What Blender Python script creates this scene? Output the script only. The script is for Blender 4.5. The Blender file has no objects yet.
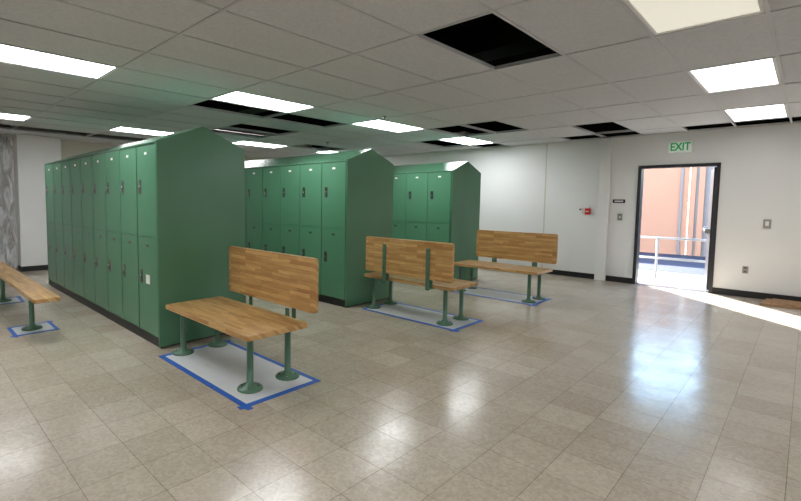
import bpy, bmesh, math, random
from mathutils import Vector, Matrix
random.seed(4)
S=bpy.context.scene
C=S.collection
try:
    S.view_settings.view_transform='Standard'
    S.view_settings.look='None'
except Exception as e: print(e)

def srgb(r,g,b):
    f=lambda c:(c/255/12.92) if c/255<=0.04045 else ((c/255+0.055)/1.055)**2.4
    return (f(r),f(g),f(b),1)

# ---------------------------------------------------------------- materials
def newmat(name,col,rough=0.5,metal=0,spec=0.5):
    m=bpy.data.materials.new(name); m.use_nodes=True
    b=m.node_tree.nodes['Principled BSDF']
    b.inputs['Base Color'].default_value=col
    b.inputs['Roughness'].default_value=rough
    b.inputs['Metallic'].default_value=metal
    b.inputs['Specular IOR Level'].default_value=spec
    return m
def N(m,t,**k):
    n=m.node_tree.nodes.new(t)
    for a,v in k.items(): setattr(n,a,v)
    return n
def Lk(m,a,b): m.node_tree.links.new(a,b)
def mixcol(m,fac,a,b,blend='MIX'):
    n=N(m,'ShaderNodeMix',data_type='RGBA',blend_type=blend)
    for sock,v in ((n.inputs[0],fac),(n.inputs[6],a),(n.inputs[7],b)):
        if hasattr(v,'is_linked') : Lk(m,v,sock)
        else: sock.default_value=v
    return n.outputs[2]
def noisy(name,c1,c2,scale=3,rough=0.6,bump=0.0,bscale=80,detail=4,spec=0.5):
    m=newmat(name,c1,rough,spec=spec); b=m.node_tree.nodes['Principled BSDF']
    tc=N(m,'ShaderNodeTexCoord'); n=N(m,'ShaderNodeTexNoise'); n.inputs['Scale'].default_value=scale; n.inputs['Detail'].default_value=detail
    Lk(m,tc.outputs['Object'],n.inputs['Vector'])
    Lk(m,mixcol(m,n.outputs['Fac'],c1,c2),b.inputs['Base Color'])
    if bump:
        n2=N(m,'ShaderNodeTexNoise'); n2.inputs['Scale'].default_value=bscale; n2.inputs['Detail'].default_value=3
        Lk(m,tc.outputs['Object'],n2.inputs['Vector'])
        bp=N(m,'ShaderNodeBump'); bp.inputs['Strength'].default_value=bump; bp.inputs['Distance'].default_value=0.004
        Lk(m,n2.outputs['Fac'],bp.inputs['Height']); Lk(m,bp.outputs['Normal'],b.inputs['Normal'])
    return m

def floor_material():
    m=newmat('vct_floor',srgb(180,165,140),0.2); b=m.node_tree.nodes['Principled BSDF']
    tc=N(m,'ShaderNodeTexCoord'); V=tc.outputs['Object']
    br=N(m,'ShaderNodeTexBrick',offset=0.0,squash=1.0)
    for k,v in (('Scale',1),('Brick Width',0.305),('Row Height',0.305),('Mortar Size',0.0024),('Mortar Smooth',0.4),('Bias',0)):
        br.inputs[k].default_value=v
    br.inputs['Color1'].default_value=srgb(204,193,177); br.inputs['Color2'].default_value=srgb(184,172,155)
    br.inputs['Mortar'].default_value=srgb(132,119,102)
    Lk(m,V,br.inputs['Vector'])
    # stone-chip aggregate
    vo=N(m,'ShaderNodeTexVoronoi'); vo.inputs['Scale'].default_value=60; Lk(m,V,vo.inputs['Vector'])
    rp=N(m,'ShaderNodeValToRGB'); rp.color_ramp.elements[0].position=0.0; rp.color_ramp.elements[1].position=1.0
    rp.color_ramp.elements[0].color=srgb(160,146,127); rp.color_ramp.elements[1].color=srgb(220,210,195)
    sep=N(m,'ShaderNodeSeparateColor'); Lk(m,vo.outputs['Color'],sep.inputs[0]); Lk(m,sep.outputs[0],rp.inputs[0])
    c=mixcol(m,0.26,br.outputs['Color'],rp.outputs[0])
    # mottling at two sizes
    for sc,lo,dt in ((0.6,0.88,5),(6.0,0.93,8)):
        n=N(m,'ShaderNodeTexNoise'); n.inputs['Scale'].default_value=sc; n.inputs['Detail'].default_value=dt; n.inputs['Roughness'].default_value=0.62; Lk(m,V,n.inputs['Vector'])
        r2=N(m,'ShaderNodeValToRGB'); r2.color_ramp.elements[0].position=0.3; r2.color_ramp.elements[1].position=0.68
        r2.color_ramp.elements[0].color=(lo,lo-0.01,lo-0.02,1); r2.color_ramp.elements[1].color=(1,1,1,1)
        Lk(m,n.outputs['Fac'],r2.inputs[0])
        c=mixcol(m,1.0,c,r2.outputs[0],'MULTIPLY')
    Lk(m,c,b.inputs['Base Color'])
    mr=N(m,'ShaderNodeMapRange'); mr.inputs[1].default_value=0.3; mr.inputs[2].default_value=0.75; mr.inputs[3].default_value=0.15; mr.inputs[4].default_value=0.26
    n3=N(m,'ShaderNodeTexNoise'); n3.inputs['Scale'].default_value=3.2; n3.inputs['Detail'].default_value=7; Lk(m,V,n3.inputs['Vector'])
    Lk(m,n3.outputs['Fac'],mr.inputs[0]); Lk(m,mr.outputs[0],b.inputs['Roughness'])
    n4=N(m,'ShaderNodeTexNoise'); n4.inputs['Scale'].default_value=7; n4.inputs['Detail'].default_value=2; Lk(m,V,n4.inputs['Vector'])
    ad=N(m,'ShaderNodeMath',operation='MULTIPLY_ADD'); Lk(m,br.outputs['Fac'],ad.inputs[0]); ad.inputs[1].default_value=-0.14; Lk(m,n4.outputs['Fac'],ad.inputs[2])
    bp=N(m,'ShaderNodeBump'); bp.inputs['Strength'].default_value=0.32; bp.inputs['Distance'].default_value=0.005
    Lk(m,ad.outputs[0],bp.inputs['Height']); Lk(m,bp.outputs['Normal'],b.inputs['Normal'])
    return m
def wood_material():
    m=newmat('butcher_block',srgb(190,135,75),0.3); b=m.node_tree.nodes['Principled BSDF']
    tc=N(m,'ShaderNodeTexCoord'); sp=N(m,'ShaderNodeSeparateXYZ'); Lk(m,tc.outputs['Object'],sp.inputs[0])
    ad=N(m,'ShaderNodeMath',operation='ADD'); Lk(m,sp.outputs[1],ad.inputs[0]); Lk(m,sp.outputs[2],ad.inputs[1])
    cb=N(m,'ShaderNodeCombineXYZ'); Lk(m,sp.outputs[0],cb.inputs[0]); Lk(m,ad.outputs[0],cb.inputs[1])
    br=N(m,'ShaderNodeTexBrick',offset=0.37,offset_frequency=2)
    for k,v in (('Scale',1),('Brick Width',0.26),('Row Height',0.032),('Mortar Size',0.0005),('Mortar Smooth',0.2),('Bias',0)):
        br.inputs[k].default_value=v
    br.inputs['Color1'].default_value=srgb(222,184,124); br.inputs['Color2'].default_value=srgb(180,134,78); br.inputs['Mortar'].default_value=srgb(136,96,58)
    Lk(m,cb.outputs[0],br.inputs['Vector'])
    mp=N(m,'ShaderNodeMapping'); mp.inputs['Scale'].default_value=(3,45,1); Lk(m,cb.outputs[0],mp.inputs['Vector'])
    n=N(m,'ShaderNodeTexNoise'); n.inputs['Scale'].default_value=1.5; n.inputs['Detail'].default_value=5; n.inputs['Distortion'].default_value=0.8; Lk(m,mp.outputs[0],n.inputs['Vector'])
    r=N(m,'ShaderNodeValToRGB'); r.color_ramp.elements[0].position=0.35; r.color_ramp.elements[1].position=0.65
    r.color_ramp.elements[0].color=(0.76,0.68,0.6,1); r.color_ramp.elements[1].color=(1,1,1,1); Lk(m,n.outputs['Fac'],r.inputs[0])
    Lk(m,mixcol(m,0.8,br.outputs['Color'],r.outputs[0],'MULTIPLY'),b.inputs['Base Color'])
    return m
def emis(name,col,st):
    m=bpy.data.materials.new(name); m.use_nodes=True; nt=m.node_tree
    b=nt.nodes['Principled BSDF']; b.inputs['Base Color'].default_value=(0.8,0.8,0.8,1)
    b.inputs['Emission Color'].default_value=col; b.inputs['Emission Strength'].default_value=st
    return m

M_floor=floor_material(); M_wood=wood_material()
M_wall=noisy('painted_wall',srgb(237,237,236),srgb(230,230,229),1.3,0.6,0.1,60)
M_wallL=noisy('painted_wall_cream',srgb(216,210,198),srgb(206,199,186),1.3,0.6,0.1,60)
M_tile=noisy('ceiling_tile',srgb(224,225,228),srgb(193,194,198),45,0.9,0.5,120,6,spec=0.1)
M_grid=newmat('ceiling_tbar',srgb(198,199,202),0.5)
M_black=newmat('black_rubber',srgb(26,26,28),0.45)
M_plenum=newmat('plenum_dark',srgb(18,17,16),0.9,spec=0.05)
M_duct=newmat('duct_grey',srgb(60,58,56),0.6)
M_green=noisy('locker_green',srgb(88,138,108),srgb(81,131,101),2,0.23,0.03,60)
M_green_d=newmat('locker_gap_green',srgb(24,46,36),0.5)
M_legs=newmat('leg_green',srgb(80,116,94),0.32)
M_white=newmat('white_plastic',srgb(235,235,232),0.4)
M_pad=noisy('white_floor_sheet',srgb(222,224,226),srgb(205,208,212),8,0.4)
M_tape=newmat('blue_tape',srgb(38,98,190),0.5)
M_frame=newmat('door_frame_dark',srgb(48,46,50),0.4)
M_steel=newmat('steel',srgb(180,180,182),0.25,0.9)
M_red=newmat('fire_alarm_red',srgb(200,30,28),0.35)
M_exitg=emis('exit_green',srgb(10,150,80),0.4)
M_exitg.node_tree.nodes['Principled BSDF'].inputs['Base Color'].default_value=srgb(10,140,70)
M_exitw=emis('exit_face',srgb(200,235,215),0.15)
M_card=noisy('cardboard',srgb(178,140,102),srgb(160,124,88),4,0.8)
M_pink=noisy('stucco_pink',srgb(176,130,106),srgb(168,122,98),2,0.8,0.2,50)
M_gate=newmat('gate_grey',srgb(118,112,112),0.5)
M_conc=noisy('concrete',srgb(176,172,164),srgb(166,160,152),3,0.8)
M_bluem=newmat('blue_paving',srgb(30,40,62),0.7)
M_rail=newmat('rail_paint',srgb(150,148,146),0.5)
M_lampA=emis('lamp_lens',(0.95,0.98,1,1),18)
M_lampB=emis('lamp_lens_dim',(0.97,0.98,1,1),3.5)
M_lampC=emis('lamp_lens_offwhite',(1,0.96,0.78,1),0.5)
M_lampD=emis('lamp_lens_far',(0.97,0.98,1,1),13)
M_house=newmat('lamp_housing',srgb(225,225,222),0.4)
def plastic():
    m=bpy.data.materials.new('plastic_film'); m.use_nodes=True; nt=m.node_tree
    b=nt.nodes['Principled BSDF']; b.inputs['Base Color'].default_value=srgb(235,238,242); b.inputs['Roughness'].default_value=0.12
    b.inputs['Specular IOR Level'].default_value=0.9
    t=nt.nodes.new('ShaderNodeBsdfTransparent'); mx=nt.nodes.new('ShaderNodeMixShader')
    nt.links.new(t.outputs[0],mx.inputs[1]); nt.links.new(b.outputs[0],mx.inputs[2]); nt.links.new(mx.outputs[0],nt.nodes['Material Output'].inputs[0])
    tc=nt.nodes.new('ShaderNodeTexCoord'); mp=nt.nodes.new('ShaderNodeMapping'); mp.inputs['Scale'].default_value=(1,6,1.2)
    n=nt.nodes.new('ShaderNodeTexNoise'); n.inputs['Scale'].default_value=2; n.inputs['Detail'].default_value=6; n.inputs['Distortion'].default_value=1.2
    bp=nt.nodes.new('ShaderNodeBump'); bp.inputs['Distance'].default_value=0.04; bp.inputs['Strength'].default_value=0.8
    mr=nt.nodes.new('ShaderNodeMapRange'); mr.inputs[1].default_value=0.35; mr.inputs[2].default_value=0.65; mr.inputs[3].default_value=0.18; mr.inputs[4].default_value=0.75
    nt.links.new(tc.outputs['Object'],mp.inputs[0]); nt.links.new(mp.outputs[0],n.inputs['Vector']); nt.links.new(n.outputs['Fac'],bp.inputs['Height']); nt.links.new(bp.outputs['Normal'],b.inputs['Normal'])
    nt.links.new(n.outputs['Fac'],mr.inputs[0]); nt.links.new(mr.outputs[0],mx.inputs[0])
    return m
M_film=plastic()

# ---------------------------------------------------------------- mesh builder
class MB:
    def __init__(s): s.bm=bmesh.new(); s.mats=[]
    def mi(s,m):
        if m not in s.mats: s.mats.append(m)
        return s.mats.index(m)
    def box(s,a,b,m):
        a,b=[min(p,q) for p,q in zip(a,b)],[max(p,q) for p,q in zip(a,b)]
        v=[s.bm.verts.new((x,y,z)) for z in (a[2],b[2]) for y in (a[1],b[1]) for x in (a[0],b[0])]
        i=s.mi(m)
        for f in ((0,2,3,1),(4,5,7,6),(0,1,5,4),(2,6,7,3),(0,4,6,2),(1,3,7,5)):
            s.bm.faces.new([v[k] for k in f]).material_index=i
    def prism(s,pts,axis,t0,t1,m):
        def mk(p,t):
            if axis=='X': return (t,p[0],p[1])
            if axis=='Y': return (p[0],t,p[1])
            return (p[0],p[1],t)
        A=[s.bm.verts.new(mk(p,t0)) for p in pts]; B=[s.bm.verts.new(mk(p,t1)) for p in pts]
        i=s.mi(m); n=len(pts)
        fs=[s.bm.faces.new(A),s.bm.faces.new(B[::-1])]
        for k in range(n): fs.append(s.bm.faces.new((A[k],B[k],B[(k+1)%n],A[(k+1)%n])))
        for f in fs: f.material_index=i
    def lathe(s,c,prof,m,n=24):
        i=s.mi(m); rings=[]
        for r,z in prof:
            rings.append([s.bm.verts.new((c[0]+r*math.cos(2*math.pi*k/n),c[1]+r*math.sin(2*math.pi*k/n),c[2]+z)) for k in range(n)])
        for a,b in zip(rings,rings[1:]):
            for k in range(n):
                f=s.bm.faces.new((a[k],a[(k+1)%n],b[(k+1)%n],b[k])); f.material_index=i; f.smooth=True
        for rg in (rings[0][::-1],rings[-1]):
            f=s.bm.faces.new(rg); f.material_index=i
    def tube(s,p,q,r,m,n=12):
        p,q=Vector(p),Vector(q); d=(q-p).normalized(); u=d.orthogonal().normalized(); w=d.cross(u); i=s.mi(m)
        A=[s.bm.verts.new(p+r*(math.cos(2*math.pi*k/n)*u+math.sin(2*math.pi*k/n)*w)) for k in range(n)]
        B=[s.bm.verts.new(q+r*(math.cos(2*math.pi*k/n)*u+math.sin(2*math.pi*k/n)*w)) for k in range(n)]
        for k in range(n):
            f=s.bm.faces.new((A[k],A[(k+1)%n],B[(k+1)%n],B[k])); f.material_index=i; f.smooth=True
        s.bm.faces.new(A[::-1]).material_index=i; s.bm.faces.new(B).material_index=i
    def done(s,name,parent=None,loc=(0,0,0),rotz=0,bevel=0):
        bmesh.ops.recalc_face_normals(s.bm,faces=s.bm.faces)
        me=bpy.data.meshes.new(name); s.bm.to_mesh(me); s.bm.free()
        for m in s.mats: me.materials.append(m)
        o=bpy.data.objects.new(name,me); C.objects.link(o); o.location=loc; o.rotation_euler[2]=rotz
        if parent: o.parent=parent
        if bevel:
            bv=o.modifiers.new('bevel','BEVEL'); bv.width=bevel; bv.segments=3; bv.limit_method='ANGLE'; bv.angle_limit=math.radians(40)
        return o
def empty(name,loc=(0,0,0),rotz=0):
    e=bpy.data.objects.new(name,None); C.objects.link(e); e.location=loc; e.rotation_euler[2]=rotz; e.empty_display_size=0.2
    return e

CEIL=2.65; YB=9.56; XL=-11.0; XF=-14.0; XR=3.6; YF=-4.5; ROOF=3.4
# ---------------------------------------------------------------- room shell
b=MB(); b.box((XF,YF-0.1,-0.1),(XR+0.1,YB,0),M_floor); b.done('floor')
DX0,DX1,DH=-2.15,-1.02,2.12
b=MB()
b.box((XF,YB,-0.1),(DX0,YB+0.15,ROOF),M_wall); b.box((DX1,YB,-0.1),(XR+0.1,YB+0.15,ROOF),M_wall); b.box((DX0,YB,DH),(DX1,YB+0.15,ROOF),M_wall)
b.done('wall_back')
b=MB(); b.box((XL-0.12,1.72,0),(XL,YB,ROOF),M_wallL); b.box((XF+0.1,1.72,0),(XL-0.12,1.84,ROOF),M_wallL); b.done('wall_left')
b=MB(); b.box((XF-0.1,YF,0),(XF,YB,ROOF),M_wallL); b.done('wall_left_far')
b=MB(); b.box((XR,YF,0),(XR+0.1,YB,ROOF),M_wall); b.done('wall_right')
b=MB(); b.box((XF,YF-0.1,0),(XR+0.1,YF,ROOF),M_wall); b.done('wall_front')
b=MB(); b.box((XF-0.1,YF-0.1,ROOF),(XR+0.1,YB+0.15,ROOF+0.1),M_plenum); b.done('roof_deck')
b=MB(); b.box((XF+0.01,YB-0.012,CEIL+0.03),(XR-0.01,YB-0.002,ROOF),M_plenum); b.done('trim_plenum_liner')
b=MB(); b.box((XL+0.001,YB-0.012,0),(DX0,YB,0.1),M_black); b.box((DX1,YB-0.012,0),(XR,YB,0.1),M_black); b.done('baseboard_back')
b=MB(); b.box((XL,2.49,0),(XL+0.012,YB-0.013,0.1),M_black); b.done('baseboard_left')
# square column at the left wall
b=MB(); b.box((XL+0.001,1.74,0),(XL+0.42,2.48,CEIL-0.002),M_wall); b.box((XL+0.001,1.728,0),(XL+0.432,2.485,0.1),M_black); b.done('wall_column')
b=MB(); b.box((-2.76,YB-0.07,0),(-2.58,YB-0.013,CEIL),M_wall); b.done('wall_pilaster',bevel=0.004)
b=MB(); b.box((-3.77,YB-0.008,0.1),(-3.75,YB,CEIL),M_wallL); b.done('trim_1')

# ---------------------------------------------------------------- ceiling grid
GX,GY=-5.13,2.79
def cell(i,j): return (GX+0.61*i,GY+1.22*j)
i0=-15; i1=15; j0=-6; j1=6
holes={(5,0),(-1,0),(-1,1),(-4,1),(-3,1),(-5,3),(-8,-2),(-8,-1),(-8,0),(1,3),(2,3),(-1,4),(0,5),(4,4),(3,5),(4,5),(6,5),(7,5),(8,5),(9,5)}
lights={(0,-2):'A',(0,0):'A',(0,2):'A',(0,4):'A',(0,-4):'A',(7,0):'C',(7,2):'B',(7,4):'B',(7,-2):'D',(7,-4):'A',
 (-6,0):'D',(-6,2):'D',(-6,-2):'D',(-6,4):'D',(-11,0):'B',(-11,-3):'B',(13,0):'A',(13,3):'A',(13,-3):'D'}
tiles=MB()
for i in range(i0,i1):
    for j in range(j0,j1):
        if (i,j) in holes or (i,j) in lights: continue
        x,y=cell(i,j); x2=min(x+0.61,XR-0.001); y2=min(y+1.22,YB-0.014); x=max(x,XF+0.01); y=max(y,YF+0.001)
        if x2-x<0.02 or y2-y<0.02: continue
        dz=random.uniform(0,0.004)
        tiles.box((x,y,CEIL+0.004+dz),(x2,y2,CEIL+0.02+dz),M_tile)
tiles.done('ceiling')
g=MB()
for i in range(i0,i1+1):
    x=GX+0.61*i
    if XF+0.02<x<XR-0.02: g.box((x-0.012,YF+0.001,CEIL),(x+0.012,YB-0.014,CEIL+0.0035),M_grid); g.box((x-0.001,YF+0.001,CEIL+0.0035),(x+0.001,YB-0.014,CEIL+0.035),M_grid)
for j in range(j0,j1+1):
    y=GY+1.22*j
    if YF+0.02<y<YB-0.02: g.box((XF+0.01,y-0.012,CEIL-0.0008),(XR-0.001,y+0.012,CEIL+0.0035),M_grid); g.box((XF+0.01,y-0.001,CEIL+0.0035),(XR-0.001,y+0.001,CEIL+0.035),M_grid)
g.box((XF+0.01,YB-0.035,CEIL-0.001),(XR-0.001,YB-0.013,CEIL+0.003),M_grid)
g.done('trim_ceiling_grid')
b=MB()
for y in (1.2,4.6,7.9): b.box((-10.5,y,3.05),(3,y+0.35,3.3),M_duct)
for x in (-1.5,-6.0,-9.4): b.tube((x,-4,2.98),(x,9.3,2.98),0.05,M_duct)
b.done('ceiling_ductwork')
for (i,j),k in lights.items():
    x,y=cell(i,j); m={'A':M_lampA,'B':M_lampB,'C':M_lampC,'D':M_lampD}[k]
    if y<YF or x+0.61>XR: continue
    b=MB()
    x0,x1,y0,y1=x+0.013,x+0.597,y+0.013,y+1.207; z=CEIL+0.004; t=0.022
    b.box((x0,y0,z),(x0+t,y1,z+0.09),M_house); b.box((x1-t,y0,z),(x1,y1,z+0.09),M_house)
    b.box((x0+t,y0,z),(x1-t,y0+t,z+0.09),M_house); b.box((x0+t,y1-t,z),(x1-t,y1,z+0.09),M_house)
    b.box((x0,y0,z+0.09),(x1,y1,z+0.1),M_house)
    b.box((x0+t,y0+t,z+0.008),(x1-t,y1-t,z+0.014),m)
    b.done('fluorescent_ceiling_light')
for x,y in ((-4.3,5.1),(-7.0,6.5),(-2.0,1.3)):
    b=MB(); b.lathe((x,y,CEIL-0.048),[(0.02,0),(0.02,0.004),(0.006,0.006),(0.006,0.03),(0.035,0.035),(0.035,0.0465)],M_steel,16); b.done('fire_sprinkler')

# ---------------------------------------------------------------- lockers
ROWW=0.96; LX0,LX1=-8.63,-4.26; EAVE=1.98; PEAK=2.17; NC=9; SPLIT=1.065
def locker_row(y0,ada):
    e=empty('locker_row',(0,y0,0))
    b=MB(); D=0.025
    b.box((LX0+0.01,0.05,0),(LX1-0.03,ROWW-0.05,0.1),M_black); b.done('toe_kick',e)
    b=MB(); b.box((LX0+0.021,D,0.1),(LX1-0.021,ROWW-D,EAVE),M_green_d); b.done('carcass',e)
    b=MB()
    P=[(0,0.02),(ROWW,0.02),(ROWW,EAVE),(ROWW/2,PEAK),(0,EAVE)]
    b.prism(P,'X',LX1-0.02,LX1,M_green); b.prism(P,'X',LX0,LX0+0.02,M_green)
    b.done('end_panels',e,bevel=0.003)
    b=MB()
    b.prism([(-0.004,EAVE-0.01),(ROWW+0.004,EAVE-0.01),(ROWW+0.004,EAVE+0.002),(ROWW/2,PEAK-0.002),(-0.004,EAVE+0.002)],'X',LX0+0.0205,LX1-0.0205,M_green)
    b.done('sloped_top',e)
    b=MB(); b.box((LX0+0.02,0.02,0),(LX1-0.02,0.04,0.09),M_black); b.box((LX0+0.02,ROWW-0.04,0),(LX1-0.02,ROWW-0.02,0.09),M_black); b.done('black_base_strip',e)
    d=MB(); h=MB()
    w=(LX1-LX0-0.05)/NC
    for k in range(NC):
        xa=LX0+0.025+k*w; xb=xa+w
        for side in (0,1):
            def yy(t): return t if side==0 else ROWW-t
            d.box((xa-0.008,yy(0.012),0.1),(xa+0.008,yy(D+0.001),EAVE-0.01),M_green)
            for (z0,z1,hz) in ((0.105,SPLIT-0.008,0.66),(SPLIT+0.008,1.96,1.56)):
                d.box((xa+0.011,yy(0.004),z0),(xb-0.011,yy(D+0.001),z1),M_green)
                hx=xa+0.09 if side==0 else xb-0.09
                h.box((hx-0.028,yy(0.0015),hz-0.07),(hx+0.028,yy(0.0041),hz+0.07),M_steel)
                h.box((hx-0.023,yy(0.0005),hz-0.064),(hx+0.023,yy(0.0016),hz+0.064),M_black)
                h.box((hx-0.014,yy(-0.015),hz-0.05),(hx+0.014,yy(0.0006),hz-0.012),M_steel)
                h.tube((hx-0.008,yy(-0.006),hz-0.012),(hx-0.008,yy(-0.006),hz+0.012),0.003,M_steel,6)
                h.tube((hx+0.008,yy(-0.006),hz-0.012),(hx+0.008,yy(-0.006),hz+0.012),0.003,M_steel,6)
                cx=(xa+xb)/2
                h.box((cx-0.028,yy(0.001),z1-0.09),(cx+0.028,yy(0.0041),z1-0.065),M_white if z1>1.5 else M_black)
            d.box((xa+0.008,yy(0.014),SPLIT-0.009),(xb-0.008,yy(D+0.001),SPLIT+0.009),M_green)
    if ada: h.box((LX1-0.30,-0.0005,0.60),(LX1-0.21,0.0042,0.69),M_white)
    d.done('doors',e,bevel=0.0025); h.done('handles',e)
    return e
locker_row(1.78,True); locker_row(4.32,False); locker_row(6.88,False)

# ---------------------------------------------------------------- benches
def rounded(x0,y0,x1,y1,r,n=5):
    P=[]
    for cx,cy,a in ((x1-r,y1-r,0),(x0+r,y1-r,90),(x0+r,y0+r,180),(x1-r,y0+r,270)):
        for k in range(n+1):
            t=math.radians(a+90*k/n); P.append((cx+r*math.cos(t),cy+r*math.sin(t)))
    return P
def foot(b,x,y,top,z0=0.004):
    b.lathe((x,y,z0),[(0.098,0),(0.098,0.008),(0.088,0.018),(0.04,0.024),(0.033,0.045),(0.026,0.047),(0.026,top-z0-0.012),(0.07,top-z0-0.010),(0.07,top-z0)],M_legs,28)
    for k in range(4):
        a=math.radians(45+90*k); b.lathe((x+0.066*math.cos(a),y+0.066*math.sin(a),z0+0.018),[(0.008,0),(0.008,0.008)],M_steel,8)
def back_bench(cx,cy,flip):
    e=empty('backed_bench',(cx,cy,0),math.pi if flip else 0)
    s=-0.09 if flip else 0.09
    b=MB(); b.prism(rounded(-0.69+s*0.3,-0.31,0.69+s*0.3,0.28,0.035),'Z',0.425,0.465,M_wood); b.done('seat',e,bevel=0.007)
    b=MB(); b.prism(rounded(-0.655+s,0.53,0.655+s,0.98,0.03),'Y',0.31,0.35,M_wood); b.done('backrest',e,bevel=0.007)
    b=MB()
    for sx in (-0.56,0.56):
        for sy in (-0.18,0.18): foot(b,sx,sy,0.425)
    b.done('pedestal_legs',e)
    b=MB()
    for sx in (-0.33+s,0.33+s):
        b.box((sx-0.025,0.351,0.405),(sx+0.025,0.362,0.90),M_legs)
        b.box((sx-0.025,0.05,0.413),(sx+0.025,0.362,0.4245),M_legs)
        b.box((sx-0.025,0.281,0.425),(sx+0.025,0.290,0.53),M_legs)
        for z in (0.60,0.86): b.tube((sx,0.36,z),(sx,0.367,z),0.008,M_steel,8)
    b.done('back_brackets',e,bevel=0.002)
def pad(x0,y0,x1,y1,t=0.045):
    e=empty('floor_protection_sheet')
    b=MB(); b.box((x0,y0,0),(x1,y1,0.003),M_pad); b.done('sheet',e)
    b=MB(); z=0.0042
    b.box((x0-t/2,y0-t/2,0.0002),(x1+t/2+0.04,y0+t/2,z),M_tape); b.box((x0-t/2-0.03,y1-t/2,0.0002),(x1+t/2,y1+t/2,z),M_tape)
    b.box((x0-t/2,y0-t/2,0.0004),(x0+t/2,y1+t/2+0.02,z+0.0003),M_tape); b.box((x1-t/2,y0-t/2-0.03,0.0004),(x1+t/2,y1+t/2,z+0.0003),M_tape)
    b.done('painters_tape',e)
back_bench(-3.45,2.08,False); pad(-4.05,1.71,-2.66,2.38)
back_bench(-3.48,4.81,True);  pad(-4.07,4.47,-2.70,5.09)
back_bench(-3.32,6.76,False); pad(-3.93,6.43,-2.64,7.05)
e=empty('long_bench',(0,1.04,0))
b=MB(); b.prism(rounded(-10.0,-0.115,-5.10,0.115,0.02),'Z',0.425,0.465,M_wood); b.done('seat',e,bevel=0.006)
b=MB()
for x in (-5.87,-7.71,-9.5): foot(b,x,0,0.425)
b.done('pedestal_legs',e)
for x in (-5.87,-7.71,-9.5): pad(x-0.2,0.86,x+0.2,1.24,0.035)

# ---------------------------------------------------------------- door
e=empty('door_1')
b=MB(); f=0.05
b.box((DX0,YB-0.02,0),(DX0+f,YB+0.16,DH),M_frame); b.box((DX1-f,YB-0.02,0),(DX1,YB+0.16,DH),M_frame); b.box((DX0+f,YB-0.02,DH-f),(DX1-f,YB+0.16,DH),M_frame)
b.box((DX0+f,YB,0),(DX1-f,YB+0.16,0.012),M_steel)
b.done('frame',e,bevel=0.003)
b=MB()
b.box((-0.045,0,0.02),(0,1.0,DH-f-0.01),M_frame)
b.tube((-0.10,0.15,1.0),(-0.10,0.9,1.0),0.016,M_steel); b.box((-0.11,0.85,0.96),(-0.045,0.95,1.04),M_steel); b.box((-0.11,0.1,0.96),(-0.045,0.2,1.04),M_steel)
b.done('leaf',e,loc=(DX1-f-0.005,YB+0.17,0),rotz=math.radians(9),bevel=0.003)

# ---------------------------------------------------------------- wall fittings
e=empty('exit_sign',(-1.56,YB-0.045,2.40))
b=MB(); b.box((-0.165,0,-0.095),(0.165,0.045,0.10),M_white); b.box((-0.155,-0.003,-0.085),(0.155,0.001,0.09),M_exitw); b.done('case',e,bevel=0.004)
cu=bpy.data.curves.new('exit_text','FONT'); cu.body='EXIT'; cu.size=0.18; cu.extrude=0.002; cu.offset=0.004; cu.align_x='CENTER'; cu.align_y='CENTER'
to=bpy.data.objects.new('tmp',cu); C.objects.link(to); bpy.context.view_layer.update()
me=bpy.data.meshes.new_from_object(to); bpy.data.objects.remove(to)
me.materials.clear(); me.materials.append(M_exitg)
o=bpy.data.objects.new('letters',me); C.objects.link(o); o.parent=e; o.location=(0,-0.006,0.003); o.rotation_euler=(math.pi/2,0,0); o.scale=(0.75,1,1)
def fitting(name,x,z,w,h,d,m,extra=None):
    b=MB(); b.box((x-w/2,YB-d,z-h/2),(x+w/2,YB,z+h/2),m)
    if extra: extra(b)
    return b.done(name,bevel=0.003)
fitting('fire_alarm_pull',-2.94,1.29,0.09,0.12,0.05,M_red,lambda b:(b.box((-2.97,YB-0.062,1.28),(-2.91,YB-0.05,1.30),M_white),b.box((-2.97,YB-0.03,1.35),(-2.91,YB,1.40),M_white)))
fitting('thermostat',-3.07,1.30,0.06,0.11,0.03,M_white,lambda b:b.box((-3.09,YB-0.034,1.31),(-3.05,YB-0.03,1.34),M_black))
fitting('room_sign',-2.43,1.49,0.2,0.065,0.01,M_black,lambda b:b.box((-2.50,YB-0.012,1.48),(-2.36,YB-0.01,1.50),M_white))
fitting('light_switch',-2.40,1.20,0.08,0.12,0.012,M_steel,lambda b:b.box((-2.41,YB-0.025,1.18),(-2.39,YB-0.012,1.21),M_white))
fitting('card_reader',-0.43,1.16,0.09,0.14,0.03,M_rail,lambda b:b.box((-0.45,YB-0.034,1.13),(-0.41,YB-0.03,1.20),M_white))
fitting('wall_outlet',-0.64,0.43,0.07,0.11,0.01,M_rail,lambda b:(b.box((-0.655,YB-0.013,0.45),(-0.625,YB-0.01,0.47),M_duct),b.box((-0.655,YB-0.013,0.39),(-0.625,YB-0.01,0.41),M_duct)))
b=MB(); b.prism([(0,0),(0.9,0.02),(0.92,0.5),(0.05,0.52)],'Z',0.002,0.03,M_card); b.prism([(0.1,0.1),(0.8,0.05),(0.85,0.45),(0.12,0.5)],'Z',0.031,0.045,M_card); b.done('cardboard_sheet',loc=(-0.42,8.98,0))

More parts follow.
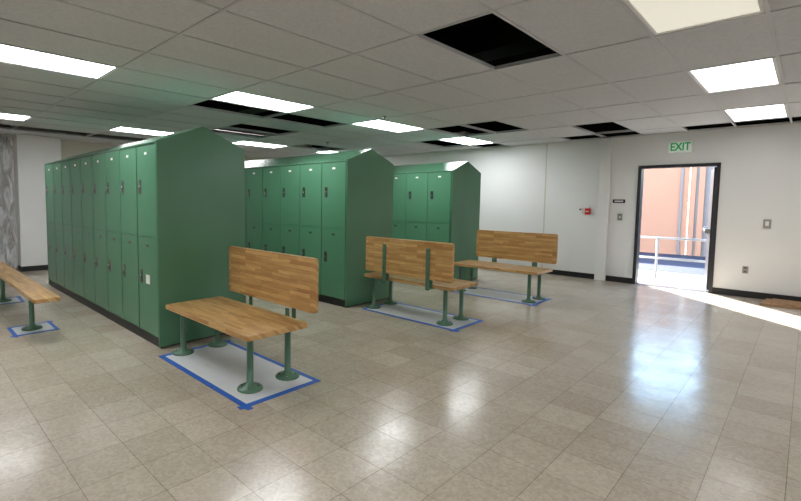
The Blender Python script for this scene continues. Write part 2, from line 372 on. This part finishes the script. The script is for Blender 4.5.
# ---------------------------------------------------------------- plastic sheeting
me=bpy.data.meshes.new('plastic_sheeting'); vs=[];fs=[]; nx,nz=90,40
for a in range(nx+1):
    for c in range(nz+1):
        y=-0.8+2.50*a/nx; z=0.02+2.58*c/nz; f=1-0.6*c/nz
        vs.append((XL+0.3+f*(0.07*math.sin(y*11+0.9*math.sin(z*2.3))+0.035*math.sin(y*29+z*5)+0.02*math.sin(z*9+y*4)),y,z))
for a in range(nx):
    for c in range(nz): k=a*(nz+1)+c; fs.append((k,k+1,k+nz+2,k+nz+1))
me.from_pydata(vs,[],fs); me.materials.append(M_film)
for p in me.polygons: p.use_smooth=True
o=bpy.data.objects.new('plastic_sheeting',me); C.objects.link(o)

# ---------------------------------------------------------------- exterior
b=MB(); b.box((-20,YB+0.15,-0.12),(20,30,-0.02),M_conc); b.done('ground_outside')
b=MB(); b.box((-15,12.0,-0.019),(8,16.3,-0.012),M_bluem); b.done('paving_blue')
YW=16.4
b=MB(); b.box((-12,YW,-0.02),(-2.45,YW+0.2,2.75),M_pink); b.box((-12.05,YW-0.05,2.75),(-2.40,YW+0.25,2.85),M_pink)
b.box((-2.62,YW-0.04,-0.02),(-2.56,YW,2.75),M_gate)
b.done('stucco_wall_outside')
b=MB()
for k in range(28):
    x=-2.4+0.2*k; b.box((x,YW,-0.02),(x+0.13,YW+0.06,2.6),M_pink if k<2 else M_gate); b.box((x+0.13,YW+0.04,-0.02),(x+0.2,YW+0.08,2.6),M_gate)
b.done('corrugated_gate')
b=MB()
yR=10.85
for z in (0.78,0.38): b.tube((-4.5,yR,z),(-0.3,yR,z),0.024,M_rail)
for x in (-4.4,-3.2,-2.05,-0.9): b.tube((x,yR,-0.02),(x,yR,0.78),0.024,M_rail)
b.done('handrail')

# ---------------------------------------------------------------- lights
w=bpy.data.worlds.new('World'); S.world=w; w.use_nodes=True; nt=w.node_tree
bg=nt.nodes['Background']; sk=nt.nodes.new('ShaderNodeTexSky'); sk.sky_type='NISHITA'; sk.sun_disc=False; sk.sun_elevation=math.radians(38); sk.sun_rotation=math.radians(-60)
sk.air_density=1.6; sk.ozone_density=4.0; sk.dust_density=0.3
nt.links.new(sk.outputs[0],bg.inputs[0]); bg.inputs[1].default_value=1.2
sd=bpy.data.lights.new('sun','SUN'); sd.energy=28; sd.angle=math.radians(0.6); sd.color=(1,0.96,0.9)
so=bpy.data.objects.new('sun',sd); C.objects.link(so)
so.rotation_euler=Vector((0.58,-0.60,-0.55)).to_track_quat('-Z','Y').to_euler()

# ---------------------------------------------------------------- camera
cd=bpy.data.cameras.new('camera'); co=bpy.data.objects.new('camera',cd); C.objects.link(co)
R=Matrix.Rotation(math.radians(45.89),4,'Z')@Matrix.Rotation(math.radians(90-4.01),4,'X')@Matrix.Rotation(math.radians(0.61),4,'Z')
co.matrix_world=Matrix.Translation((0,0,1.44))@R
cd.sensor_width=36; cd.lens=456.8/801*36; cd.clip_start=0.05
cd.shift_x=(400.5-336.52)/801; cd.shift_y=-(250.5-232.96)/801
S.camera=co
